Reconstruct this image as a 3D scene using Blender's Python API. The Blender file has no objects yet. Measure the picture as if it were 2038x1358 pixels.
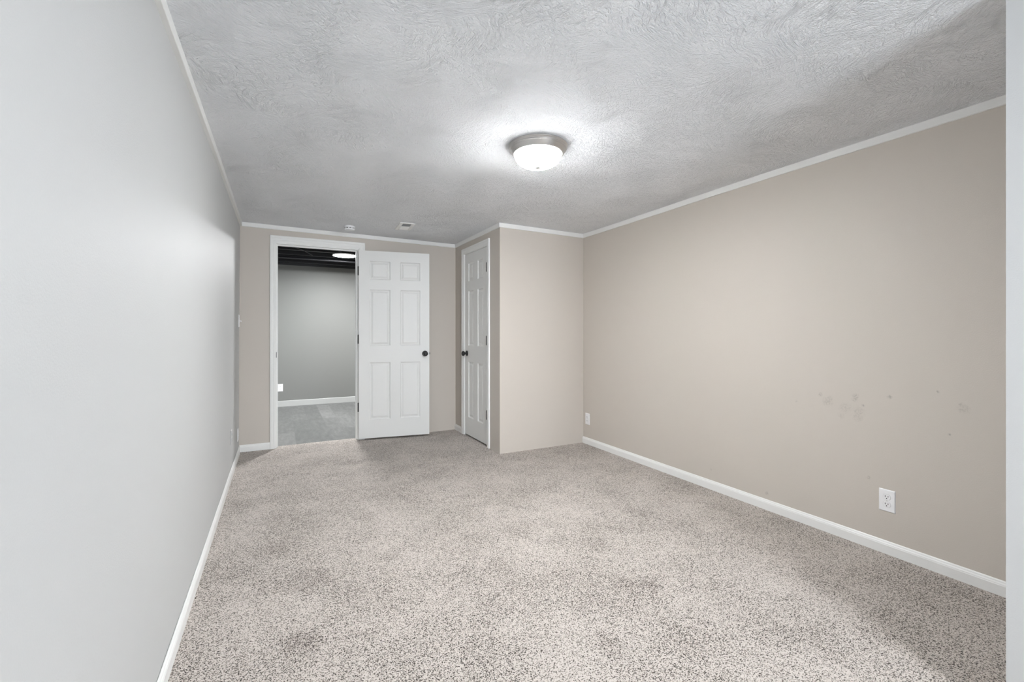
import bpy, bmesh, math, random
from mathutils import Vector, Matrix
random.seed(4)
SC = bpy.context.scene
COL = SC.collection
PI = math.pi

# ---------------------------------------------------------------- camera
F_PX, W_PX, H_PX = 898.4, 2038.0, 1358.0
YAW = math.radians(27.33)
cam_d = bpy.data.cameras.new('camera')
cam_d.sensor_fit = 'HORIZONTAL'; cam_d.sensor_width = 36.0
cam_d.lens = F_PX / W_PX * 36.0
cam_d.shift_y = -(H_PX / 2 - 659.3) / W_PX
cam_d.clip_start = 0.02; cam_d.clip_end = 60
cam = bpy.data.objects.new('camera', cam_d); COL.objects.link(cam)
cam.location = (0, 0, 1.185); cam.rotation_euler = (PI / 2, 0, -YAW)
SC.camera = cam

# ---------------------------------------------------------------- view, world, light
SC.view_settings.view_transform = 'Standard'
SC.view_settings.look = 'None'
SC.view_settings.gamma = 1.0
SC.view_settings.use_curve_mapping = False
SC.view_settings.exposure = 2.84
SKY, LAMP, LED, CAN = 5.0, 72.0, 68.0, 64.0     # sky outside the window, ceiling lamp glass, next room's disc, lamp behind the camera
world = bpy.data.worlds.new('daylight'); SC.world = world; world.use_nodes = True
bg = world.node_tree.nodes['Background']
bg.inputs['Color'].default_value = (0.84, 0.92, 1.0, 1); bg.inputs['Strength'].default_value = SKY
SC.cycles.max_bounces = 10; SC.cycles.diffuse_bounces = 7
WIN = (0.45, 1.65, 0.80, 2.0)                 # window behind the camera: x0 x1 z0 z1
YBK = -2.60                                    # wall behind the camera
pl = bpy.data.lights.new('window_daylight', 'AREA'); pl.shape = 'RECTANGLE'
pl.size = WIN[1] - WIN[0]; pl.size_y = WIN[3] - WIN[2]; pl.cycles.is_portal = True
plo = bpy.data.objects.new('window_daylight', pl); COL.objects.link(plo)
plo.location = ((WIN[0] + WIN[1]) / 2, YBK - 0.13, (WIN[2] + WIN[3]) / 2); plo.rotation_euler = (PI / 2, 0, 0)

# ---------------------------------------------------------------- room numbers
H = 2.235
XL, XR, YB, XC, YC = -0.340, 2.8787, 5.1457, 1.893, 3.918
XN, YN = 1.965, 0.53                           # corner of the near wall on the right
YB2, YF = YB + 0.12, 7.98                      # far side of the back wall, far wall of next room
def smooth(t): t = max(0., min(1., t)); return t * t * (3 - 2 * t)
def Hc(x, y):                                  # the ceiling sags a little towards the closet
    return H - 0.0125 * (x - 1.25) * smooth((y - 1.6) / 2.4)

# ---------------------------------------------------------------- materials
def newmat(name, col=(.8, .8, .8), rough=.6, metal=0., spec=.5):
    m = bpy.data.materials.new(name); m.use_nodes = True
    b = m.node_tree.nodes['Principled BSDF']
    b.inputs['Base Color'].default_value = (*col, 1); b.inputs['Roughness'].default_value = rough
    b.inputs['Metallic'].default_value = metal; b.inputs['Specular IOR Level'].default_value = spec
    return m, m.node_tree, b
def N(nt, typ, **kw):
    n = nt.nodes.new(typ)
    for k, v in kw.items():
        if k in n.inputs: n.inputs[k].default_value = v
        else: setattr(n, k, v)
    return n
def bump(nt, b, height, strength, dist):
    bp = N(nt, 'ShaderNodeBump', Strength=strength, Distance=dist)
    nt.links.new(height, bp.inputs['Height']); nt.links.new(bp.outputs[0], b.inputs['Normal']); return bp
def mth(nt, op, a, b=None, clamp=False):
    n = nt.nodes.new('ShaderNodeMath'); n.operation = op; n.use_clamp = clamp
    for i, v in enumerate((a, b)):
        if v is None: continue
        if isinstance(v, (int, float)): n.inputs[i].default_value = v
        else: nt.links.new(v, n.inputs[i])
    return n.outputs[0]
def mixc(nt, fac, a, b):
    n = nt.nodes.new('ShaderNodeMix'); n.data_type = 'RGBA'
    for i, v in ((0, fac), (6, a), (7, b)):
        if isinstance(v, (int, float)): n.inputs[i].default_value = v
        elif isinstance(v, tuple): n.inputs[i].default_value = (*v, 1)
        else: nt.links.new(v, n.inputs[i])
    return n.outputs[2]
def objco(nt):
    return nt.nodes.new('ShaderNodeTexCoord').outputs['Object']
def ramp(nt, src, pts):
    r = nt.nodes.new('ShaderNodeValToRGB'); e = r.color_ramp.elements
    while len(e) > len(pts): e.remove(e[-1])
    while len(e) < len(pts): e.new(1)
    for el, (p, c) in zip(e, pts):
        el.position = p; el.color = (*c, 1) if isinstance(c, tuple) else (c, c, c, 1)
    nt.links.new(src, r.inputs[0]); return r.outputs[0]

def spots(nt, co, lst, scale=6., edge=.6):
    """soft patches of wear: (x, y, z, radius, strength) in the surface's own coordinates -> 0..1"""
    nz = N(nt, 'ShaderNodeTexNoise', Scale=scale, Detail=4.0, Roughness=.65)
    nt.links.new(co, nz.inputs['Vector'])
    tot = None
    for (x, y, z, r, s) in lst:
        d = nt.nodes.new('ShaderNodeVectorMath'); d.operation = 'DISTANCE'
        nt.links.new(co, d.inputs[0]); d.inputs[1].default_value = (x, y, z)
        dd = mth(nt, 'ADD', d.outputs['Value'], mth(nt, 'MULTIPLY', mth(nt, 'SUBTRACT', nz.outputs[0], .5), r * 2.2))
        mr = nt.nodes.new('ShaderNodeMapRange'); mr.interpolation_type = 'SMOOTHSTEP'
        mr.inputs['From Min'].default_value = r * (1 - edge); mr.inputs['From Max'].default_value = r * (1 + edge)
        mr.inputs['To Min'].default_value = s; mr.inputs['To Max'].default_value = 0
        nt.links.new(dd, mr.inputs['Value'])
        tot = mr.outputs[0] if tot is None else mth(nt, 'MAXIMUM', tot, mr.outputs[0])
    return tot

def paint(name, col, rough=.55, bscale=230., bstr=.22, marks=None):
    m, nt, b = newmat(name, col, rough, spec=.35); co = objco(nt)
    n1 = N(nt, 'ShaderNodeTexNoise', Scale=bscale, Detail=2.0); nt.links.new(co, n1.inputs['Vector'])
    n2 = N(nt, 'ShaderNodeTexNoise', Scale=1.1, Detail=3.0); nt.links.new(co, n2.inputs['Vector'])
    c = mixc(nt, n2.outputs[0], tuple(v * .985 for v in col), tuple(min(1, v * 1.015) for v in col))
    if marks:
        bk = N(nt, 'ShaderNodeTexNoise', Scale=130., Detail=3.0); nt.links.new(co, bk.inputs['Vector'])
        fac = mth(nt, 'MULTIPLY', spots(nt, co, marks, 60., .8), ramp(nt, bk.outputs[0], [(.42, .15), (.62, .95)]))
        c = mixc(nt, fac, c, tuple(v * .30 for v in col))
    nt.links.new(c, b.inputs['Base Color'])
    bump(nt, b, n1.outputs[0], bstr, .002)
    return m
TAUPE = (.565, .520, .470)
M_taupe = paint('taupe_wall_paint', TAUPE)
SCUFF = [(XR, 1.551, .805, .010, .45), (XR, 1.512, .769, .022, .28), (XR, 1.500, .79, .012, .3), (XR, 1.368, .817, .014, .42), (XR, 1.372, .80, .010, .4),
         (XR, 1.329, .772, .007, .7), (XR, 1.351, .735, .022, .26), (XR, 1.356, .706, .020, .24), (XR, 1.419, .747, .024, .20), (XR, 1.439, .70, .014, .18),
         (XR, 1.208, .837, .009, .5), (XR, .918, .816, .018, .24), (XR, .925, .835, .008, .3), (XR, .968, .684, .005, .9), (XR, 1.692, .747, .006, .35),
         (XR, 1.302, .382, .007, .5), (XR, 1.885, .107, .009, .5), (XR, 2.321, .148, .006, .5), (XR, 1.011, .887, .005, .5)]
M_taupe_marked = paint('scuffed_taupe_wall_paint', TAUPE, marks=SCUFF)
M_pale = paint('pale_grey_wall_paint', (.525, .53, .528))
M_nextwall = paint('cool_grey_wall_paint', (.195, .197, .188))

def trimmat(name, col, rough=.38):
    m, nt, b = newmat(name, col, rough, spec=.45); co = objco(nt)
    n1 = N(nt, 'ShaderNodeTexNoise', Scale=90., Detail=3.0); nt.links.new(co, n1.inputs['Vector'])
    bump(nt, b, n1.outputs[0], .06, .001); return m
M_trim = trimmat('white_trim_paint', (.80, .80, .785))
M_trim_dimmed = trimmat('dimmed_white_trim_paint', (.44, .445, .435))  # same white trim, shade put into its colour for the next room
M_plastic, _, _ = newmat('white_plastic', (.82, .82, .83), .3)
M_dark, _, _ = newmat('dark_slot', (.012, .012, .012), .6)
M_black, _, _ = newmat('oil_rubbed_black_metal', (.008, .008, .009), .38, 0.)
M_screw, _, _ = newmat('painted_screw', (.62, .62, .60), .35, .2)

# moulded door skin with a faint wood grain
M_door, nt, b = newmat('white_moulded_door', (.75, .75, .735), .42, spec=.4)
co = objco(nt)
mp = N(nt, 'ShaderNodeMapping'); mp.inputs['Scale'].default_value = (9., 1., 1.15); nt.links.new(co, mp.inputs['Vector'])
nz = N(nt, 'ShaderNodeTexNoise', Scale=3.2, Detail=2.0, Distortion=.4); nt.links.new(mp.outputs[0], nz.inputs['Vector'])
rg = mth(nt, 'SINE', mth(nt, 'MULTIPLY', nz.outputs[0], 95.))
fb = N(nt, 'ShaderNodeTexNoise', Scale=22., Detail=3.0); mp2 = N(nt, 'ShaderNodeMapping'); mp2.inputs['Scale'].default_value = (14, 1, .6)
nt.links.new(co, mp2.inputs['Vector']); nt.links.new(mp2.outputs[0], fb.inputs['Vector'])
bump(nt, b, mth(nt, 'ADD', mth(nt, 'MULTIPLY', rg, .35), fb.outputs[0]), .16, .0009)

# brushed ceiling texture: fan strokes, each patch with a direction of its own
M_ceil, nt, b = newmat('brushed_texture_ceiling', (.88, .895, .92), .75, spec=.2)
co = objco(nt)
dz = N(nt, 'ShaderNodeTexNoise', Scale=2.6, Detail=2.0); nt.links.new(co, dz.inputs['Vector'])
va = nt.nodes.new('ShaderNodeVectorMath'); va.operation = 'SCALE'; va.inputs['Scale'].default_value = .16
nt.links.new(dz.outputs['Color'], va.inputs[0])
vb = nt.nodes.new('ShaderNodeVectorMath'); vb.operation = 'ADD'; nt.links.new(co, vb.inputs[0]); nt.links.new(va.outputs[0], vb.inputs[1])
hs = []
for k, (sc, ofs) in enumerate(((2.3, 0.), (1.7, 5.3))):
    vr = N(nt, 'ShaderNodeTexVoronoi', Scale=sc); nt.links.new(vb.outputs[0], vr.inputs['Vector'])
    sp = nt.nodes.new('ShaderNodeSeparateColor'); nt.links.new(vr.outputs['Color'], sp.inputs[0])
    ang = mth(nt, 'ADD', mth(nt, 'MULTIPLY', sp.outputs[0], 6.28), mth(nt, 'MULTIPLY', vr.outputs['Distance'], 1.6))   # curved strokes
    loc_ = nt.nodes.new('ShaderNodeVectorMath'); loc_.operation = 'SUBTRACT'
    nt.links.new(vb.outputs[0], loc_.inputs[0]); nt.links.new(vr.outputs['Position'], loc_.inputs[1])
    rot = nt.nodes.new('ShaderNodeVectorRotate'); rot.rotation_type = 'Z_AXIS'
    nt.links.new(loc_.outputs[0], rot.inputs['Vector']); nt.links.new(ang, rot.inputs['Angle'])
    mp = N(nt, 'ShaderNodeMapping'); mp.inputs['Scale'].default_value = (22., 115., 1.); mp.inputs['Location'].default_value = (ofs, ofs, 0)
    nt.links.new(rot.outputs[0], mp.inputs['Vector'])
    jit = nt.nodes.new('ShaderNodeVectorMath'); jit.operation = 'MULTIPLY_ADD'; jit.inputs[1].default_value = (40, 40, 0)
    nt.links.new(vr.outputs['Color'], jit.inputs[0]); nt.links.new(mp.outputs[0], jit.inputs[2])
    nn = N(nt, 'ShaderNodeTexNoise', Scale=1.0, Detail=3.0, Roughness=.6, Distortion=.7); nt.links.new(jit.outputs[0], nn.inputs['Vector'])
    hs.append(ramp(nt, nn.outputs[0], [(.50, 0.), (.585, .45), (.66, 1.)]))
blob = N(nt, 'ShaderNodeTexNoise', Scale=3.4, Detail=3.0); nt.links.new(co, blob.inputs['Vector'])
mask = ramp(nt, blob.outputs[0], [(.40, .65), (.64, 1.)])
fine = N(nt, 'ShaderNodeTexNoise', Scale=115., Detail=3.0, Roughness=.6); nt.links.new(co, fine.inputs['Vector'])
hh = mth(nt, 'MULTIPLY', mth(nt, 'MAXIMUM', hs[0], mth(nt, 'MULTIPLY', hs[1], .8)), mask)
hh = mth(nt, 'ADD', hh, mth(nt, 'MULTIPLY', fine.outputs[0], 1.2))
bump(nt, b, hh, 1.0, .0055)

# carpet
STAIN = [(0.0, 3.215, 0, .10, .55), (-.01, 2.77, 0, .09, .60), (.128, 2.351, 0, .085, .60), (.086, 1.90, 0, .06, .75), (.484, 2.983, 0, .06, .5),
         (.52, 2.42, 0, .06, .45), (.335, 1.829, 0, .035, .3), (1.204, 3.724, 0, .09, .35), (.283, 2.07, 0, .035, .2), (.996, 2.031, 0, .06, .3),
         (1.531, 1.579, 0, .05, .55), (1.571, 2.003, 0, .06, .35), (.587, 4.294, 0, .08, .35), (1.441, 1.649, 0, .05, .5), (.9, 2.6, 0, .09, .25),
         (1.7, 2.9, 0, .12, .25), (.3, 3.5, 0, .1, .2), (1.1, 1.35, 0, .05, .3), (2.1, 2.3, 0, .1, .2), (.22, 4.35, 0, .10, .3)]
M_carpet, nt, b = newmat('speckled_beige_carpet', (.5, .45, .42), .95, spec=.05)
co = objco(nt)
b.inputs['Sheen Weight'].default_value = .15
v1 = N(nt, 'ShaderNodeTexNoise', Scale=215., Detail=2.0, Roughness=.55); nt.links.new(co, v1.inputs['Vector'])
v2 = N(nt, 'ShaderNodeTexNoise', Scale=60., Detail=1.0); nt.links.new(co, v2.inputs['Vector'])
v3 = N(nt, 'ShaderNodeTexVoronoi', Scale=260., Randomness=1.0); nt.links.new(co, v3.inputs['Vector'])
sp3 = nt.nodes.new('ShaderNodeSeparateColor'); nt.links.new(v3.outputs['Color'], sp3.inputs[0])
big = N(nt, 'ShaderNodeTexNoise', Scale=2.6, Detail=5.0, Roughness=.65); nt.links.new(co, big.inputs['Vector'])
dirt = spots(nt, co, STAIN, 14., .8)
f = mth(nt, 'ADD', mth(nt, 'MULTIPLY', v1.outputs[0], .75), mth(nt, 'MULTIPLY', sp3.outputs[0], .30))
f = mth(nt, 'ADD', f, mth(nt, 'MULTIPLY', mth(nt, 'SUBTRACT', big.outputs[0], .5), -.22))
f = mth(nt, 'SUBTRACT', f, mth(nt, 'MULTIPLY', dirt, .085))
cc = ramp(nt, f, [(.36, (.024, .019, .015)), (.425, (.125, .102, .084)), (.475, (.375, .332, .292)), (.58, (.57, .518, .475))])
cc = mixc(nt, mth(nt, 'MULTIPLY', dirt, .20), cc, (.23, .18, .165))
nt.links.new(cc, b.inputs['Base Color'])
hgt = mth(nt, 'ADD', mth(nt, 'MULTIPLY', v1.outputs[0], 1.), mth(nt, 'MULTIPLY', v2.outputs[0], .6))
bump(nt, b, hgt, .8, .006)

# grey wood-look planks running away from the doorway
M_plank, nt, b = newmat('grey_vinyl_planks', (.3, .3, .3), .38, spec=.4)
co = objco(nt)
mp = N(nt, 'ShaderNodeMapping'); mp.inputs['Rotation'].default_value = (0, 0, PI / 2); mp.inputs['Location'].default_value = (.55, .015, 0)
nt.links.new(co, mp.inputs['Vector'])
br = N(nt, 'ShaderNodeTexBrick', Scale=1.0, offset=.37, offset_frequency=2)
br.inputs['Mortar Size'].default_value = .0016; br.inputs['Brick Width'].default_value = 1.22; br.inputs['Row Height'].default_value = .182
br.inputs['Color1'].default_value = (.0, .0, .0, 1); br.inputs['Color2'].default_value = (1, 1, 1, 1); br.inputs['Mortar'].default_value = (.3, .3, .3, 1)
nt.links.new(mp.outputs[0], br.inputs['Vector'])
mg = N(nt, 'ShaderNodeMapping'); mg.inputs['Scale'].default_value = (16, 4.0, 1); nt.links.new(co, mg.inputs['Vector'])
g = N(nt, 'ShaderNodeTexNoise', Scale=1.3, Detail=6.0, Roughness=.7); nt.links.new(mg.outputs[0], g.inputs['Vector'])
tone = mth(nt, 'ADD', mth(nt, 'MULTIPLY', br.outputs['Color'], .36), mth(nt, 'MULTIPLY', mth(nt, 'SUBTRACT', mth(nt, 'MULTIPLY', g.outputs[0], 1.5), .28), 1.))
cp = ramp(nt, tone, [(.15, (.075, .077, .075)), (.55, (.125, .127, .123)), (.95, (.19, .19, .185))])
cp = mixc(nt, br.outputs['Fac'], cp, (.10, .10, .10)); nt.links.new(cp, b.inputs['Base Color'])
bump(nt, b, mth(nt, 'SUBTRACT', g.outputs[0], br.outputs['Fac']), .12, .001)

M_joist, nt, b = newmat('black_painted_wood', (.012, .012, .015), .40, spec=.5)
co = objco(nt); mp = N(nt, 'ShaderNodeMapping'); mp.inputs['Scale'].default_value = (2, 30, 30); nt.links.new(co, mp.inputs['Vector'])
g = N(nt, 'ShaderNodeTexNoise', Scale=2., Detail=4.0); nt.links.new(mp.outputs[0], g.inputs['Vector']); bump(nt, b, g.outputs[0], .3, .002)

M_nickel, nt, b = newmat('brushed_nickel', (.60, .585, .57), .32, 1.0)
co = objco(nt); mp = N(nt, 'ShaderNodeMapping'); mp.inputs['Scale'].default_value = (1, 1, 60); nt.links.new(co, mp.inputs['Vector'])
g = N(nt, 'ShaderNodeTexNoise', Scale=9., Detail=2.0); nt.links.new(mp.outputs[0], g.inputs['Vector']); bump(nt, b, g.outputs[0], .05, .001)
def glow(name, strength, col=(1, 1, 1), swirl=False):
    m, nt, b = newmat(name, (.9, .9, .88), .25)
    b.inputs['Emission Strength'].default_value = strength; b.inputs['Emission Color'].default_value = (*col, 1)
    if swirl:
        co = objco(nt); n = N(nt, 'ShaderNodeTexNoise', Scale=9., Detail=5.0, Distortion=1.6); nt.links.new(co, n.inputs['Vector'])
        c = ramp(nt, n.outputs[0], [(.35, tuple(v * .78 for v in col)), (.65, col)]); nt.links.new(c, b.inputs['Emission Color'])
        sx = nt.nodes.new('ShaderNodeSeparateXYZ'); nt.links.new(co, sx.inputs[0])      # the bulbs sit low in the bowl: it glows most at its bottom
        mr = nt.nodes.new('ShaderNodeMapRange'); mr.inputs['From Min'].default_value = -.058; mr.inputs['From Max'].default_value = -.119
        mr.inputs['To Min'].default_value = .12; nt.links.new(sx.outputs[2], mr.inputs['Value'])
        nt.links.new(mth(nt, 'MULTIPLY', mth(nt, 'MULTIPLY', mr.outputs[0], mr.outputs[0]), strength), b.inputs['Emission Strength'])
    return m
M_lampglass = glow('lit_alabaster_glass', LAMP, (.97, .985, 1.0), True)
M_led = glow('lit_led_diffuser', LED, (.97, .985, 1.0))
M_led_fill = glow('added_fill_diffuser', LED * .55, (.97, .985, 1.0))  # for unseen discs added to even out the light on the next room's wall
M_can = glow('lit_alabaster_glass_bright', CAN, (.96, .98, 1.0), True)
M_pane = bpy.data.materials.new('window_glass'); M_pane.use_nodes = True; nt = M_pane.node_tree; nt.nodes.clear()
o_ = nt.nodes.new('ShaderNodeOutputMaterial'); t_ = nt.nodes.new('ShaderNodeBsdfTransparent'); g_ = nt.nodes.new('ShaderNodeBsdfGlossy')
g_.inputs['Roughness'].default_value = .02; fr = nt.nodes.new('ShaderNodeFresnel'); fr.inputs[0].default_value = 1.45; mx = nt.nodes.new('ShaderNodeMixShader')
nt.links.new(fr.outputs[0], mx.inputs[0]); nt.links.new(t_.outputs[0], mx.inputs[1]); nt.links.new(g_.outputs[0], mx.inputs[2]); nt.links.new(mx.outputs[0], o_.inputs[0])

# ---------------------------------------------------------------- mesh helpers
def obj(name, bm, mat, parent=None, loc=None, rot=None, smooth_=False, mats=None):
    me = bpy.data.meshes.new(name); bmesh.ops.recalc_face_normals(bm, faces=bm.faces[:]); bm.to_mesh(me); bm.free()
    for m in (mats or [mat]): me.materials.append(m)
    if smooth_:
        for p in me.polygons: p.use_smooth = True
        me.set_sharp_from_angle(angle=math.radians(35))
    o = bpy.data.objects.new(name, me); COL.objects.link(o)
    if loc: o.location = loc
    if rot: o.rotation_euler = rot
    if parent: o.parent = parent
    return o
def struct(o, label, cat=None):
    o['kind'] = 'structure'; o['label'] = label; o['category'] = cat or 'wall'; return o
def tag(o, label, cat, group=None):
    o['label'] = label; o['category'] = cat
    if group: o['group'] = group
    return o
def thing(name, loc, rotz=0, label='', cat='', group=None):
    o = bpy.data.objects.new(name, None); COL.objects.link(o); o.location = loc; o.rotation_euler = (0, 0, rotz); o.empty_display_size = .05
    return tag(o, label, cat, group)
def bx(bm, x0, x1, y0, y1, z0, z1, bev=0., seg=2):
    v = [bm.verts.new(p) for p in ((x0, y0, z0), (x1, y0, z0), (x1, y1, z0), (x0, y1, z0), (x0, y0, z1), (x1, y0, z1), (x1, y1, z1), (x0, y1, z1))]
    fs = [bm.faces.new([v[i] for i in q]) for q in ((0, 3, 2, 1), (4, 5, 6, 7), (0, 1, 5, 4), (1, 2, 6, 5), (2, 3, 7, 6), (3, 0, 4, 7))]
    if bev:
        es = {e for f_ in fs for e in f_.edges}
        bmesh.ops.bevel(bm, geom=list(es), offset=bev, segments=seg, affect='EDGES', profile=.5)
    return bm
def box(*a, **k): return bx(bmesh.new(), *a, **k)
def lathe(prof, n=48, bm=None, cap=True):
    bm = bm or bmesh.new(); rings = []
    for r, z in prof:
        if r < 1e-6: rings.append([bm.verts.new((0, 0, z))])
        else: rings.append([bm.verts.new((r * math.cos(2 * PI * i / n), r * math.sin(2 * PI * i / n), z)) for i in range(n)])
    for a, b_ in zip(rings, rings[1:]):
        for i in range(n):
            j = (i + 1) % n
            if len(a) == 1 and len(b_) == 1: continue
            if len(a) == 1: bm.faces.new((a[0], b_[i], b_[j]))
            elif len(b_) == 1: bm.faces.new((a[i], a[j], b_[0]))
            else: bm.faces.new((a[i], a[j], b_[j], b_[i]))
    return bm
def run(prof, A, B, nrm, zf=None, seg=1, m0=0., m1=0.):
    """a moulding: profile (out, z) along A->B on a wall whose normal is nrm; m0/m1 = mitre at each end (+1 longer at the outside, -1 shorter)"""
    bm = bmesh.new(); A = Vector((*A, 0)); B = Vector((*B, 0)); nr = Vector((*nrm, 0)); d = (B - A).normalized(); R = []
    for i in range(seg + 1):
        P = A.lerp(B, i / seg); ring = []
        for (o_, z) in prof:
            q = P + nr * o_
            if i == 0: q -= d * o_ * m0
            if i == seg: q += d * o_ * m1
            zz = z + (zf(P.x, P.y) if zf else 0)
            ring.append(bm.verts.new((q.x, q.y, zz)))
        R.append(ring)
    n = len(prof)
    for a, b_ in zip(R, R[1:]):
        for i in range(n): bm.faces.new((a[i], a[(i + 1) % n], b_[(i + 1) % n], b_[i]))
    bm.faces.new(R[0]); bm.faces.new(R[-1]); return bm
def tube(pts, r, n=8, bm=None):
    bm = bm or bmesh.new(); R = []
    for i, p in enumerate(pts):
        p = Vector(p); d = (Vector(pts[min(i + 1, len(pts) - 1)]) - Vector(pts[max(i - 1, 0)])).normalized()
        s = d.cross(Vector((0, 0, 1)));  s = s.normalized() if s.length > 1e-4 else Vector((1, 0, 0)); t = s.cross(d)
        R.append([bm.verts.new(p + s * r * math.cos(2 * PI * k / n) + t * r * math.sin(2 * PI * k / n)) for k in range(n)])
    for a, b_ in zip(R, R[1:]):
        for k in range(n): bm.faces.new((a[k], a[(k + 1) % n], b_[(k + 1) % n], b_[k]))
    bm.faces.new(R[0]); bm.faces.new(R[-1]); return bm

# ---------------------------------------------------------------- shell
TH = .12
bm = bmesh.new()                                # carpeted floor
bx(bm, XL - .02, XR + .02, YBK - .02, YB, -.10, 0); bx(bm, -.02, .766, YB, 5.236, -.10, 0)
struct(obj('floor', bm, M_carpet), 'speckled beige carpet across the whole room with darker worn patches', 'floor')
struct(obj('floor', box(-2.5, 3.5, 5.236, YF + .02, -.10, -.004), M_plank), 'grey wood-look plank floor seen through the open doorway', 'floor')
bm = bmesh.new()                                # ceiling: gently warped slab
nx, ny = 8, 24; x0, x1, y0, y1 = XL - .02, XR + .02, YBK - .02, YB + .01; G = []
for j in range(ny + 1):
    G.append([bm.verts.new((x0 + (x1 - x0) * i / nx, y0 + (y1 - y0) * j / ny, Hc(x0 + (x1 - x0) * i / nx, y0 + (y1 - y0) * j / ny))) for i in range(nx + 1)])
for j in range(ny):
    for i in range(nx): bm.faces.new((G[j][i], G[j + 1][i], G[j + 1][i + 1], G[j][i + 1]))
top = [bm.verts.new(p) for p in ((x0, y0, 2.40), (x1, y0, 2.40), (x1, y1, 2.40), (x0, y1, 2.40))]; bm.faces.new(top)
bm.faces.new([g for g in G[0]] + [top[1], top[0]]); bm.faces.new([g for g in G[-1]] + [top[2], top[3]])
bm.faces.new([r[0] for r in G] + [top[3], top[0]]); bm.faces.new([r[-1] for r in G] + [top[2], top[1]])
struct(obj('ceiling', bm, M_ceil, smooth_=True), 'white ceiling with a brushed, swirled plaster texture', 'ceiling')
struct(obj('ceiling', box(-2.5, 3.5, YB2, YF + .02, 2.49, 2.55), M_joist), 'black-painted subfloor above the joists in the next room', 'ceiling')

bm = bmesh.new()                                # left wall leans a few millimetres
for y in (YBK - .02, YB2 - .06):
    for (x, z) in ((XL - .007, -.02), (XL + .003, 2.30), (XL - TH, 2.30), (XL - TH, -.02)): bm.verts.new((x, y, z))
bm.verts.ensure_lookup_table(); V = bm.verts
for q in ((0, 1, 2, 3), (4, 5, 6, 7), (0, 1, 5, 4), (1, 2, 6, 5), (2, 3, 7, 6), (3, 0, 4, 7)): bm.faces.new([V[i] for i in q])
struct(obj('wall_left', bm, M_pale), 'long pale grey wall running down the left side')
struct(obj('wall_right', box(XR, XR + TH, YN - .1, YB2, -.02, 2.30), M_taupe_marked), 'long taupe wall on the right with scuff marks and an outlet')
bm = bmesh.new()                                # back wall with the doorway cut out
OX0, OX1, OZ = -.038, .782, 2.088
bx(bm, XL - TH, OX0, YB, YB2, -.02, 2.50); bx(bm, OX1, XC + .10, YB, YB2, -.02, 2.50); bx(bm, OX0, OX1, YB, YB2, OZ, 2.50)
struct(obj('wall_back', bm, M_taupe), 'taupe end wall holding the open doorway to the next room')
bm = bmesh.new()                                # closet: side wall with door opening, front wall
CY0, CY1, CZ = 4.208, 4.856, 2.072
bx(bm, XC, XC + .10, YC + .10, CY0, -.02, 2.30); bx(bm, XC, XC + .10, CY1, YB, -.02, 2.30); bx(bm, XC, XC + .10, CY0, CY1, CZ, 2.30)
struct(obj('wall_closet_side', bm, M_taupe), 'short taupe side wall of the closet holding the narrow door')
struct(obj('wall_closet_front', box(XC, XR, YC, YC + .10, -.02, 2.30), M_taupe), 'lit front wall of the boxed-out closet in the far right corner')
struct(obj('wall_closet_back', box(XC + .10, XR, 5.10, 5.14, -.02, 2.30), M_taupe), 'back of the closet behind the narrow closed door')
bm = bmesh.new()
bx(bm, XN, XN + .12, YBK, YN, -.02, 2.30); bx(bm, XN + .12, XR, YN - .12, YN, -.02, 2.30)
struct(obj('wall_near', bm, M_pale), 'white wall edge close by at the right side of the picture')
bm = bmesh.new()
a, b_, c_, d_ = WIN
bx(bm, XL - TH, a, YBK - .12, YBK, -.02, 2.30); bx(bm, b_, XN + .12, YBK - .12, YBK, -.02, 2.30)
bx(bm, a, b_, YBK - .12, YBK, -.02, c_); bx(bm, a, b_, YBK - .12, YBK, d_, 2.30)
struct(obj('wall_rear', bm, M_pale), 'pale wall behind the viewpoint with a window')
bm = bmesh.new(); w = .045
for (p, q, r, s) in ((a, a + w, c_, d_), (b_ - w, b_, c_, d_), (a + w, b_ - w, c_, c_ + w), (a + w, b_ - w, d_ - w, d_), ((a + b_) / 2 - .02, (a + b_) / 2 + .02, c_ + w, d_ - w)):
    bx(bm, p, q, YBK - .10, YBK - .04, r, s)
wf = struct(obj('window_1', bm, M_trim), 'white framed window in the wall behind the viewpoint', 'window')
obj('pane', box(a + w, b_ - w, YBK - .072, YBK - .068, c_ + w, d_ - w), M_pane, wf)
# next room
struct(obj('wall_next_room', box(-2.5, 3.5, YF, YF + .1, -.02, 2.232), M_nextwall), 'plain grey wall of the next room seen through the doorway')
struct(obj('wall_next_room_left', box(-2.6, -2.5, YB2 - .1, YF + .1, -.02, 2.55), M_nextwall), 'grey side wall of the next room, out of view to the left')
struct(obj('wall_next_room_right', box(3.5, 3.6, YB2 - .1, YF + .1, -.02, 2.55), M_nextwall), 'grey side wall of the next room, out of view to the right')
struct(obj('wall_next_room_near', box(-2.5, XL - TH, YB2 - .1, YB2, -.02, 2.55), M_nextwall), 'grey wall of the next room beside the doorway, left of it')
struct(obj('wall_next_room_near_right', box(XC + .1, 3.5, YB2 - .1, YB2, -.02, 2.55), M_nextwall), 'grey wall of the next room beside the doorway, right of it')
struct(obj('wall_rim', box(-2.5, 3.5, YF, YF + .1, 2.232, 2.50), M_joist), 'black rim board resting on top of the next room wall')

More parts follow.
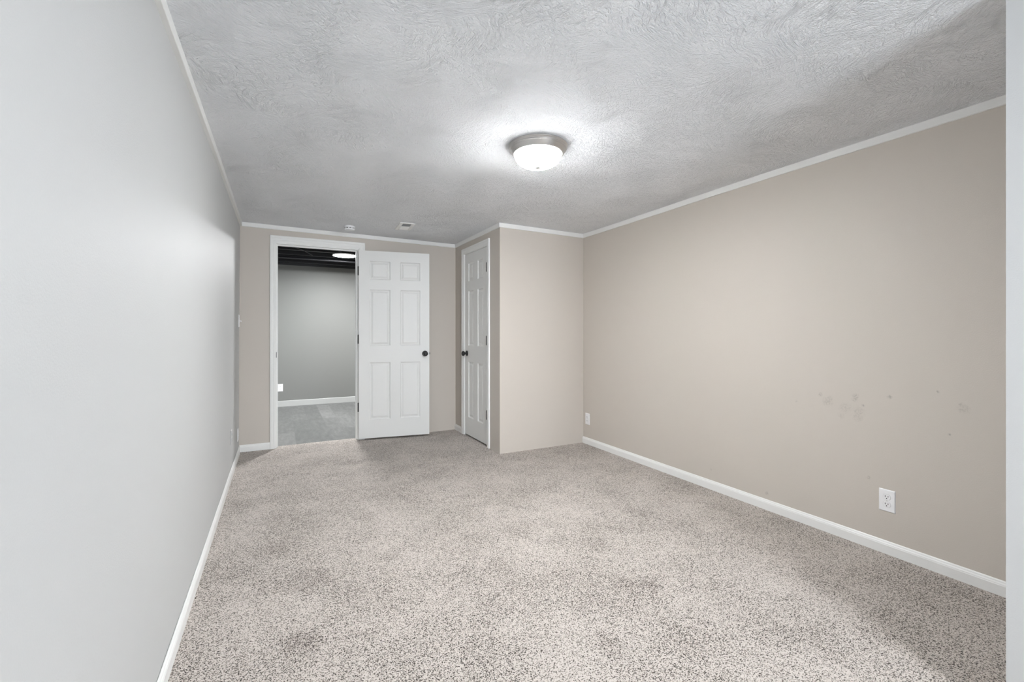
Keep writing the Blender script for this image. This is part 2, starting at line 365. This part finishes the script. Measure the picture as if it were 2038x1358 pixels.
# ---------------------------------------------------------------- mouldings
CT = .041
def ctrim(t): return [(0, 0.004), (t, 0.004), (t, -CT + .002), (t - .002, -CT), (0, -CT)]
BASE = [(0, -.01), (.012, -.01), (.012, .046), (.0105, .050), (.0105, .053), (.007, .059), (.006, .064), (.003, .068), (0, .068)]
def tr(o, label): return struct(o, label, 'trim')
tr(obj('trim_1', run(ctrim(.020), (XL + .002, YBK), (XL + .002, YB), (1, 0), Hc, 24, 0, 0), M_trim), 'white ceiling trim strip along the left wall')
tr(obj('trim_2', run(ctrim(.012), (XL, YB), (XC - .012, YB), (0, -1), Hc, 8), M_trim), 'white ceiling trim strip above the open doorway')
tr(obj('trim_3', run(ctrim(.012), (XC, YB), (XC, YC), (-1, 0), Hc, 6, 0, 1), M_trim), 'white ceiling trim strip above the closet door')
tr(obj('trim_4', run(ctrim(.012), (XC, YC), (XR, YC), (0, -1), Hc, 4, 1, 0), M_trim), 'white ceiling trim strip above the closet front wall')
tr(obj('trim_5', run(ctrim(.012), (XR, YC), (XR, YN), (-1, 0), Hc, 16), M_trim), 'long white ceiling trim strip rising along the right wall')
def bb(name, A, B, n, label, prof=BASE, **k): return struct(obj(name, run(prof, A, B, n, None, 1, **k), M_trim), label, 'baseboard')
LB = [(o_ - .0065 if o_ else -.0065, z) for o_, z in BASE]
bb('baseboard_left', (XL + .002, YBK), (XL + .002, YB), (1, 0), 'white baseboard running along the left wall', LB)
bb('baseboard_back', (XL, YB), (-.0785, YB), (0, -1), 'short white baseboard between left corner and doorway casing')
bb('baseboard_right', (XR, YC), (XR, YN), (-1, 0), 'long white baseboard along the right wall')
bb('baseboard_closet', (XC, YB), (XC, 4.914), (-1, 0), 'tiny white baseboard piece in the corner beside the closet door')
bb('baseboard_near', (XN, YN), (XN, YBK), (-1, 0), 'white baseboard of the near right wall, below the picture', m0=1)
struct(obj('baseboard_next_room', run([(0, -.01), (.014, -.01), (.014, .080), (.008, .086), (0, .086)], (-2.5, YF), (3.5, YF), (0, -1)), M_trim_dimmed), 'white baseboard of the grey wall seen through the doorway', 'baseboard')

# casing profile pieces around an opening: three mitred boards, each with stepped faces
def casing_board(bm, P0, P1, Q0, Q1, out):
    """board between outer edge P0-P1 and inner edge Q0-Q1 (mitred quads on the wall plane), raised along `out`"""
    P0, P1, Q0, Q1, out = map(Vector, (P0, P1, Q0, Q1, out))
    prof = [(0, 0), (0, .013), (.05, .0155), (.32, .0155), (.36, .0125), (.62, .0115), (.66, .013), (.92, .0085), (1, .007), (1, 0)]
    A = [bm.verts.new(P0.lerp(Q0, t) + out * h) for t, h in prof]; B = [bm.verts.new(P1.lerp(Q1, t) + out * h) for t, h in prof]
    n = len(prof)
    for i in range(n): bm.faces.new((A[i], A[(i + 1) % n], B[(i + 1) % n], B[i]))
    bm.faces.new(A); bm.faces.new(B)
# doorway frame (jambs + stops) and casing
g = .0006
bm = bmesh.new()
o0, o1, oz = -.078, .841, 2.151; i0, i1, iz = -.025, .770, 2.076
casing_board(bm, (o0, YB, 0), (o0, YB, oz), (i0, YB, 0), (i0, YB, iz), (0, -1, 0))
casing_board(bm, (o0 + g, YB, oz), (o1, YB, oz), (i0 + g, YB, iz), (i1, YB, iz), (0, -1, 0))
casing_board(bm, (o1, YB, oz - g), (o1, YB, 0), (i1, YB, iz - g), (i1, YB, 0), (0, -1, 0))
tr(obj('trim_6', bm, M_trim, smooth_=False), 'white mitred casing around the open doorway')
bm = bmesh.new()
J0, J1, JZ = -.020, .764, 2.070
bx(bm, J0 - .018, J0, YB - .001, YB2, 0, JZ + .018); bx(bm, J1, J1 + .018, YB - .001, YB2, 0, JZ + .018); bx(bm, J0, J1, YB - .001, YB2, JZ, JZ + .018)
bx(bm, J0, J0 + .012, YB + .038, YB + .073, 0, JZ); bx(bm, J1 - .012, J1, YB + .038, YB + .073, 0, JZ); bx(bm, J0 + .012, J1 - .012, YB + .038, YB + .073, JZ - .012, JZ)
jamb = tr(obj('trim_7', bm, M_trim), 'white jamb and stop lining the open doorway')
bm = bx(bmesh.new(), J0 - .0035, J0 + .0012, YB - .004, YB + .030, .917, .973, .0008)
obj('strike_plate', bm, M_black, jamb)['label'] = 'black metal strike plate'
# closet casing and jamb (on the plane x = XC, facing -x)
bm = bmesh.new(); f0, f1, ft = 4.913, 4.149, 2.124; h0, h1, hz = 4.849, 4.213, 2.062
casing_board(bm, (XC, f0, 0), (XC, f0, ft), (XC, h0, 0), (XC, h0, hz), (-1, 0, 0))
casing_board(bm, (XC, f0 - g, ft), (XC, f1, ft), (XC, h0 - g, hz), (XC, h1, hz), (-1, 0, 0))
casing_board(bm, (XC, f1, ft - g), (XC, f1, 0), (XC, h1, hz - g), (XC, h1, 0), (-1, 0, 0))
tr(obj('trim_8', bm, M_trim), 'white mitred casing around the narrow closet door')
bm = bmesh.new()
bx(bm, XC, XC + .10, 4.8435, 4.8555, 0, 2.069); bx(bm, XC, XC + .10, 4.2085, 4.2205, 0, 2.069); bx(bm, XC, XC + .10, 4.2205, 4.8435, 2.0575, 2.069)
bx(bm, XC + .041, XC + .07, 4.8335, 4.8435, 0, 2.0575); bx(bm, XC + .041, XC + .07, 4.2205, 4.2305, 0, 2.0575); bx(bm, XC + .041, XC + .07, 4.2305, 4.8335, 2.0475, 2.0575)
tr(obj('trim_9', bm, M_trim), 'white jamb lining the narrow closet doorway')

# ---------------------------------------------------------------- six panel doors
def six_panel(w, h, t, xs, zs):
    """door slab x 0..w, z 0..h, visible face y=0, back face y=t; xs = panel x spans, zs = panel z spans"""
    bm = bmesh.new()
    xc = sorted({0, w, *[v for s in xs for v in s]}); zc = sorted({0, h, *[v for s in zs for v in s]})
    rings = [(0, 0), (.003, .0040), (.009, .0105), (.017, .0110), (.036, .0030), (.0375, .0030)]
    for side in (0, 1):
        yy = lambda d: d if side == 0 else t - d
        vs = {}
        def V(x, z, d=0.):
            k = (round(x, 5), round(z, 5), round(d, 5))
            if k not in vs: vs[k] = bm.verts.new((x, yy(d), z))
            return vs[k]
        for xa, xb in zip(xc, xc[1:]):
            for za, zb in zip(zc, zc[1:]):
                if (xa, xb) in xs and (za, zb) in zs:
                    for (ia, da), (ib, db) in zip(rings, rings[1:]):
                        a4 = [(xa + ia, za + ia), (xb - ia, za + ia), (xb - ia, zb - ia), (xa + ia, zb - ia)]
                        b4 = [(xa + ib, za + ib), (xb - ib, za + ib), (xb - ib, zb - ib), (xa + ib, zb - ib)]
                        for k in range(4):
                            k2 = (k + 1) % 4
                            bm.faces.new((V(*a4[k], da), V(*a4[k2], da), V(*b4[k2], db), V(*b4[k], db)))
                    bm.faces.new([V(*p, rings[-1][1]) for p in b4])
                else:
                    bm.faces.new((V(xa, za), V(xb, za), V(xb, zb), V(xa, zb)))
        if side == 0: front = vs
        else: back = vs
    def rim(pts):
        for (p, q) in zip(pts, pts[1:]):
            kf = lambda P, D: D[(round(P[0], 5), round(P[1], 5), 0.)]
            bm.faces.new((kf(p, front), kf(q, front), kf(q, back), kf(p, back)))
    rim([(x, 0) for x in xc]); rim([(x, h) for x in xc]); rim([(0, z) for z in zc]); rim([(w, z) for z in zc])
    return bm
KNOB = [(0, 0), (.0315, 0), (.0325, .003), (.030, .008), (.024, .010), (.014, .012), (.0115, .016), (.0115, .026)]
KHEAD = [(.0115, .026), (.017, .030), (.0255, .036), (.0285, .044), (.0275, .052), (.0235, .058), (.0200, .0598), (.0190, .0585), (.0120, .0600), (.0100, .0590), (0, .0595)]
def knob(parent, x, z, y, face):                # face -1: sticks out towards -y, +1: towards +y
    r = (PI / 2, 0, 0) if face < 0 else (-PI / 2, 0, 0)
    k = obj('door_knob', lathe(KHEAD + [(0, .026)], 32), M_black, parent, (x, y, z), r, True); k['label'] = 'round black door knob'
    obj('knob_rose', lathe(KNOB + [(0, .026)], 32), M_black, k, smooth_=True)
    return k
def hinge(parent, x, z, y, hh=.092):
    bm = lathe([(0, -hh / 2 - .004), (.004, -hh / 2 - .003), (.0048, -hh / 2), (.0088, -hh / 2), (.0088, -hh / 6 - .0006), (.0072, -hh / 6), (.0088, -hh / 6 + .0006), (.0088, hh / 6 - .0006), (.0072, hh / 6), (.0088, hh / 6 + .0006), (.0088, hh / 2), (.0045, hh / 2), (.0035, hh / 2 + .006), (0, hh / 2 + .007)], 14)
    bx(bm, -.0015, .022, .000, .0022, -hh / 2, hh / 2)
    h_ = obj('hinge', bm, M_black, parent, (x, y, z), None, True); h_['label'] = 'black hinge'; return h_

ZR = [(.199, .823), (1.005, 1.619), (1.727, 1.929)]
d1 = obj('door_1', six_panel(.757, 2.040, .035, [(.112, .330), (.437, .655)], ZR), M_door, None, (.768, 5.0905, .020), (0, 0, math.radians(-9.03)))
struct(d1, 'white six-panel door swung wide open against the end wall', 'door')
knob(d1, .708, .912, 0, -1); knob(d1, .708, .912, .035, 1)
bm = box(.7565, .7585, .006, .029, .885, .941, .0006); bx(bm, .757, .766, .011, .024, .902, .924, .002)
obj('latch', bm, M_black, d1)['label'] = 'black latch plate with bolt'
for z in (1.8215, 1.076, .335):
    bm = lathe([(0, -.050), (.004, -.049), (.006, -.046), (.006, -.016), (.0053, -.0155), (.006, -.015), (.006, .015), (.0053, .0155), (.006, .016), (.006, .046), (.004, .047), (.0035, .052), (0, .053)], 14)
    h_ = obj('hinge', bm, M_black, d1, (-.006, .040, z), None, True); h_['label'] = 'black hinge knuckle'
d2 = obj('door_2', six_panel(.613, 2.035, .035, [(.100, .248), (.365, .513)], ZR), M_door, None, (XC + .004, 4.8385, .018), (0, 0, -PI / 2))
struct(d2, 'narrow white six-panel closet door, closed, in the side wall', 'door')
knob(d2, .058, .914, 0, -1)
for z in (1.823, 1.070, .308): hinge(d2, .6155, z, -.0055)

# ---------------------------------------------------------------- ceiling lamp
LX, LY = 1.305, 2.205; LZ = Hc(LX, LY)
def dome_light(x, y, z, label, glass):
    lamp = thing('ceiling_light', (x, y, z), 0, label, 'ceiling light')
    obj('rim', lathe([(0, 0), (.164, 0), (.167, -.004), (.167, -.009), (.163, -.012), (.161, -.016), (.163, -.021), (.160, -.026), (.157, -.027), (.1455, -.046), (.1425, -.050), (.1385, -.051), (.1355, -.049), (.134, -.044), (.134, -.012), (0, -.010)], 72), M_nickel, lamp, smooth_=True)['label'] = 'brushed nickel rim'
    R0 = .1335; dome = [(R0, -.046), (R0 - .001, -.053)]
    for i in range(1, 15):
        a_ = i / 14 * PI / 2; dome.append(((R0 - .001) * math.cos(a_) ** .82 if i < 14 else .0, -.053 - .070 * math.sin(a_)))
    obj('glass_bowl', lathe(dome, 72), glass, lamp, smooth_=True)['label'] = 'lit alabaster glass bowl'
    obj('finial', lathe([(0, -.118), (.0155, -.1205), (.0170, -.1235), (.0150, -.127), (.0095, -.129), (.0075, -.132), (0, -.1335)], 28), M_nickel, lamp, smooth_=True)['label'] = 'small nickel finial'
dome_light(LX, LY, LZ, 'round flush ceiling light with nickel rim and glowing glass bowl', M_lampglass)
dome_light(1.30, -1.15, H, 'nickel-rimmed ceiling light behind the viewpoint, outside the picture', M_can)

# ---------------------------------------------------------------- smoke detector
SX, SY = .636, 4.795; SZ = Hc(SX, SY)
sd = thing('smoke_detector', (SX, SY, SZ), 0, 'small round white smoke detector on the ceiling above the doorway', 'smoke detector')
obj('body', lathe([(0, 0), (.050, 0), (.051, -.004), (.051, -.010), (.0475, -.011), (.0475, -.015), (.0475, -.0165), (.049, -.018), (.049, -.030), (.046, -.037), (.036, -.041), (.034, -.0405), (.012, -.0415), (0, -.0415)], 48), M_plastic, sd, smooth_=True)
for k in range(10):
    a_ = 2 * PI * (k + .5) / 10; bm = bmesh.new(); n = 5; V_ = []
    for i in range(n):
        t = a_ + (i / (n - 1) - .5) * .42
        for r_ in (.0460, .0496):
            for z_ in (-.0195, -.0255): V_.append(bm.verts.new((r_ * math.cos(t), r_ * math.sin(t), z_)))
    for i in range(n - 1):
        q = V_[4 * i:4 * i + 8]
        bm.faces.new((q[2], q[3], q[7], q[6])); bm.faces.new((q[0], q[2], q[6], q[4])); bm.faces.new((q[1], q[5], q[7], q[3])); bm.faces.new((q[0], q[4], q[5], q[1]))
    bm.faces.new(V_[:2] + V_[3:1:-1]); e = V_[-4:]; bm.faces.new((e[0], e[1], e[3], e[2]))
    obj('slot', bm, M_dark, sd)['label'] = 'dark sensor slot'

# ---------------------------------------------------------------- ceiling register
VX, VY = 1.1255, 4.508; VZ = Hc(VX, VY)
vent = thing('air_vent', (VX, VY, VZ), math.radians(-4), 'white rectangular air vent in the ceiling near the closet', 'air vent')
hx, hy, ix, iy = .074, .154, .042, .122
bm = bmesh.new()
for (p, q, r, s) in ((-hx, -ix, -hy, hy), (ix, hx, -hy, hy), (-ix, ix, -hy, -iy), (-ix, ix, iy, hy)): bx(bm, p, q, r, s, -.006, .0)
obj('flange', bm, M_trim, vent)
obj('duct', box(-ix, ix, -iy, iy, -.0012, -.0004), M_dark, vent)['label'] = 'dark opening behind the louvres'
for k in range(14):
    y_ = -iy + .010 + k * (2 * iy - .020) / 13
    a_ = math.radians(-40) if k >= 7 else math.radians(14)
    o = obj('louver', box(-ix, ix, -.0095 if k >= 7 else -.006, .0095 if k >= 7 else .006, -.0005, .0005), M_trim, vent, (0, y_, -.0065), (a_, 0, 0))

# ---------------------------------------------------------------- outlets and switch
def rrect(bm, cx, cz, w, h, r, y0, y1, flat=None, n=6):
    """rounded plate in the xz plane between y0 (back) and y1 (front, towards -y)"""
    pts = []
    for sx, sz, a0 in ((1, 1, 0), (-1, 1, PI / 2), (-1, -1, PI), (1, -1, 1.5 * PI)):
        for i in range(n + 1):
            a_ = a0 + i / n * PI / 2
            pts.append((cx + sx * (w / 2 - r) + r * math.cos(a_), cz + sz * (h / 2 - r) + r * math.sin(a_)))
    A = [bm.verts.new((x, y0, z)) for x, z in pts]; B = [bm.verts.new((x, y1, z)) for x, z in pts]
    for i in range(len(pts)): j = (i + 1) % len(pts); bm.faces.new((A[i], A[j], B[j], B[i]))
    bm.faces.new(A); bm.faces.new(B); return bm
def plate_mesh():
    bm = bmesh.new(); w, h = .073, .117
    rings = [(0, 0, .002), (0, -.0022, .003), (.0035, -.0052, .003), (.005, -.0055, .003)]; R = []
    for ins, y, r in rings:
        x_, z_ = w / 2 - ins, h / 2 - ins; R.append([bm.verts.new(p) for p in ((-x_, y, -z_), (x_, y, -z_), (x_, y, z_), (-x_, y, z_))])
    for p, q in zip(R, R[1:]):
        for i in range(4): bm.faces.new((p[i], p[(i + 1) % 4], q[(i + 1) % 4], q[i]))
    bm.faces.new(R[0]); bm.faces.new(R[-1]); return bm
def screw(parent, x, z, y=-.0055):
    bm = lathe([(0, 0), (.0032, 0), (.0030, .0009), (0, .0014)], 14)
    return obj('screw', bm, M_screw, parent, (x, y, z), (PI / 2, 0, 0), True)
def outlet(loc, rotz, label, mat=None):
    mat = mat or M_plastic
    t = thing('wall_outlet', loc, rotz, label, 'outlet')
    obj('cover_plate', plate_mesh(), mat, t)
    for zc_ in (.0195, -.0195):
        bm = bmesh.new(); pts = []
        for i in range(40):                    # round face with flattened top and bottom
            a_ = 2 * PI * i / 40; pts.append((.0172 * math.cos(a_), max(-.0140, min(.0140, .0172 * math.sin(a_)))))
        A = [bm.verts.new((x, -.0054, z)) for x, z in pts]; B = [bm.verts.new((x * .97, -.0078, z * .97)) for x, z in pts]
        for i in range(40): j = (i + 1) % 40; bm.faces.new((A[i], A[j], B[j], B[i]))
        bm.faces.new(A); bm.faces.new(B)
        r_ = obj('receptacle', bm, mat, t, (0, 0, zc_))
        for (sx, hh_) in ((-.0063, .0082), (.0063, .0068)):
            obj('slot', box(sx - .0013, sx + .0013, -.0082, -.0076, .0035 - hh_ / 2, .0035 + hh_ / 2), M_dark, r_)['label'] = 'dark blade slot'
        bm = lathe([(0, 0), (.0026, 0), (.0026, .0006), (0, .0006)], 16)
        obj('ground_hole', bm, M_dark, r_, (0, -.0076, -.0072), (PI / 2, 0, 0))
        rr = bmesh.new(); ring = [(.0176, .0147), (.0184, .0155)]   # seam around the face
        L_ = []
        for (R1, cl) in ring: L_.append([rr.verts.new((R1 * math.cos(2 * PI * i / 40), -.00565, max(-cl, min(cl, R1 * math.sin(2 * PI * i / 40))))) for i in range(40)])
        for i in range(40): j = (i + 1) % 40; rr.faces.new((L_[0][i], L_[0][j], L_[1][j], L_[1][i]))
        obj('seam', rr, M_screw, r_)
    screw(t, 0, 0); return t
# local -y is the outlet's front
outlet((XR, 1.2175, .2825), -PI / 2, 'white duplex outlet low on the right wall, nearest the viewer')
outlet((XR, 3.842, .264), -PI / 2, 'small white duplex outlet on the right wall beside the closet corner')
outlet((XL - .0045, 4.975, .207), PI / 2, 'white outlet low on the left wall in the shaded far corner')
outlet((XL - .0045, 4.300, .325), PI / 2, 'outlet painted over pale grey like the lit left wall, nearer than the corner one', M_pale)
outlet((.022, YF, .294), 0, 'white outlet on the grey wall beyond the doorway')
sw = thing('light_switch', (XL - .0005, 5.045, 1.283), PI / 2, 'white toggle light switch on the left wall beside the far corner', 'light switch')
obj('cover_plate', plate_mesh(), M_plastic, sw); screw(sw, 0, .030); screw(sw, 0, -.030)
bm = box(-.0045, .0045, -.020, 0, -.004, .004, .0012)
obj('toggle', bm, M_plastic, sw, (0, -.004, .001), (math.radians(14), 0, 0))

# ---------------------------------------------------------------- next room: joists, cable, pipe, disc lamp, added fill discs
JG = 'black joists above the next room'
JL = 'black-painted wooden joist crossing the open ceiling beyond the doorway'
proto = None
for y_ in (5.38, 5.787, 6.194, 6.601, 7.008, 7.415, 7.822):
    if proto is None:
        proto = obj('ceiling_joist', box(-2.5, 3.5, -.019, .019, 2.252, 2.489, .002, 1), M_joist, None, (0, y_, 0)); o = proto
    else:
        o = proto.copy(); COL.objects.link(o); o.location.y = y_
    tag(o, JL, 'joist', JG)
tag(obj('pipe', tube([(-2.5, 7.10, 2.215), (0., 7.12, 2.222), (3.5, 7.16, 2.232)], .016, 14), M_joist, smooth_=True), 'thin black pipe running under the joists beyond the doorway', 'pipe')
tag(obj('electrical_cable', tube([(-.35, 5.95, 2.245), (.0, 6.02, 2.246), (.12, 6.22, 2.245), (.3, 6.55, 2.246), (.42, 6.9, 2.245)], .004), M_joist, smooth_=True), 'thin black cable slanting across the joists, left one', 'cable', None)
tag(obj('electrical_cable', tube([(.15, 5.75, 2.246), (.34, 5.85, 2.245), (.5, 6.1, 2.246), (.75, 6.42, 2.245)], .004), M_joist, smooth_=True), 'thin black cable slanting across the joists towards the disc lamp', 'cable', None)
def disc_light(x, y, label, mat):
    dl = thing('disc_light', (x, y, 2.252), 0, label, 'ceiling light')
    obj('housing', lathe([(0, 0), (.156, 0), (.1565, -.010), (.154, -.014), (.150, -.015), (.150, -.008), (0, -.008)], 48), M_plastic, dl, smooth_=True)
    obj('diffuser', lathe([(.1495, -.013), (.12, -.018), (0, -.021)], 48), mat, dl, smooth_=True)['label'] = 'glowing white diffuser'
disc_light(.818, 6.69, 'bright white disc light under the black joists beyond the doorway', M_led)
disc_light(-1.9, 5.80, 'added disc light evening out the next room wall, unseen left of the doorway', M_led_fill)
disc_light(3.0, 5.80, 'added disc light evening out the next room wall, unseen right of the doorway', M_led_fill)
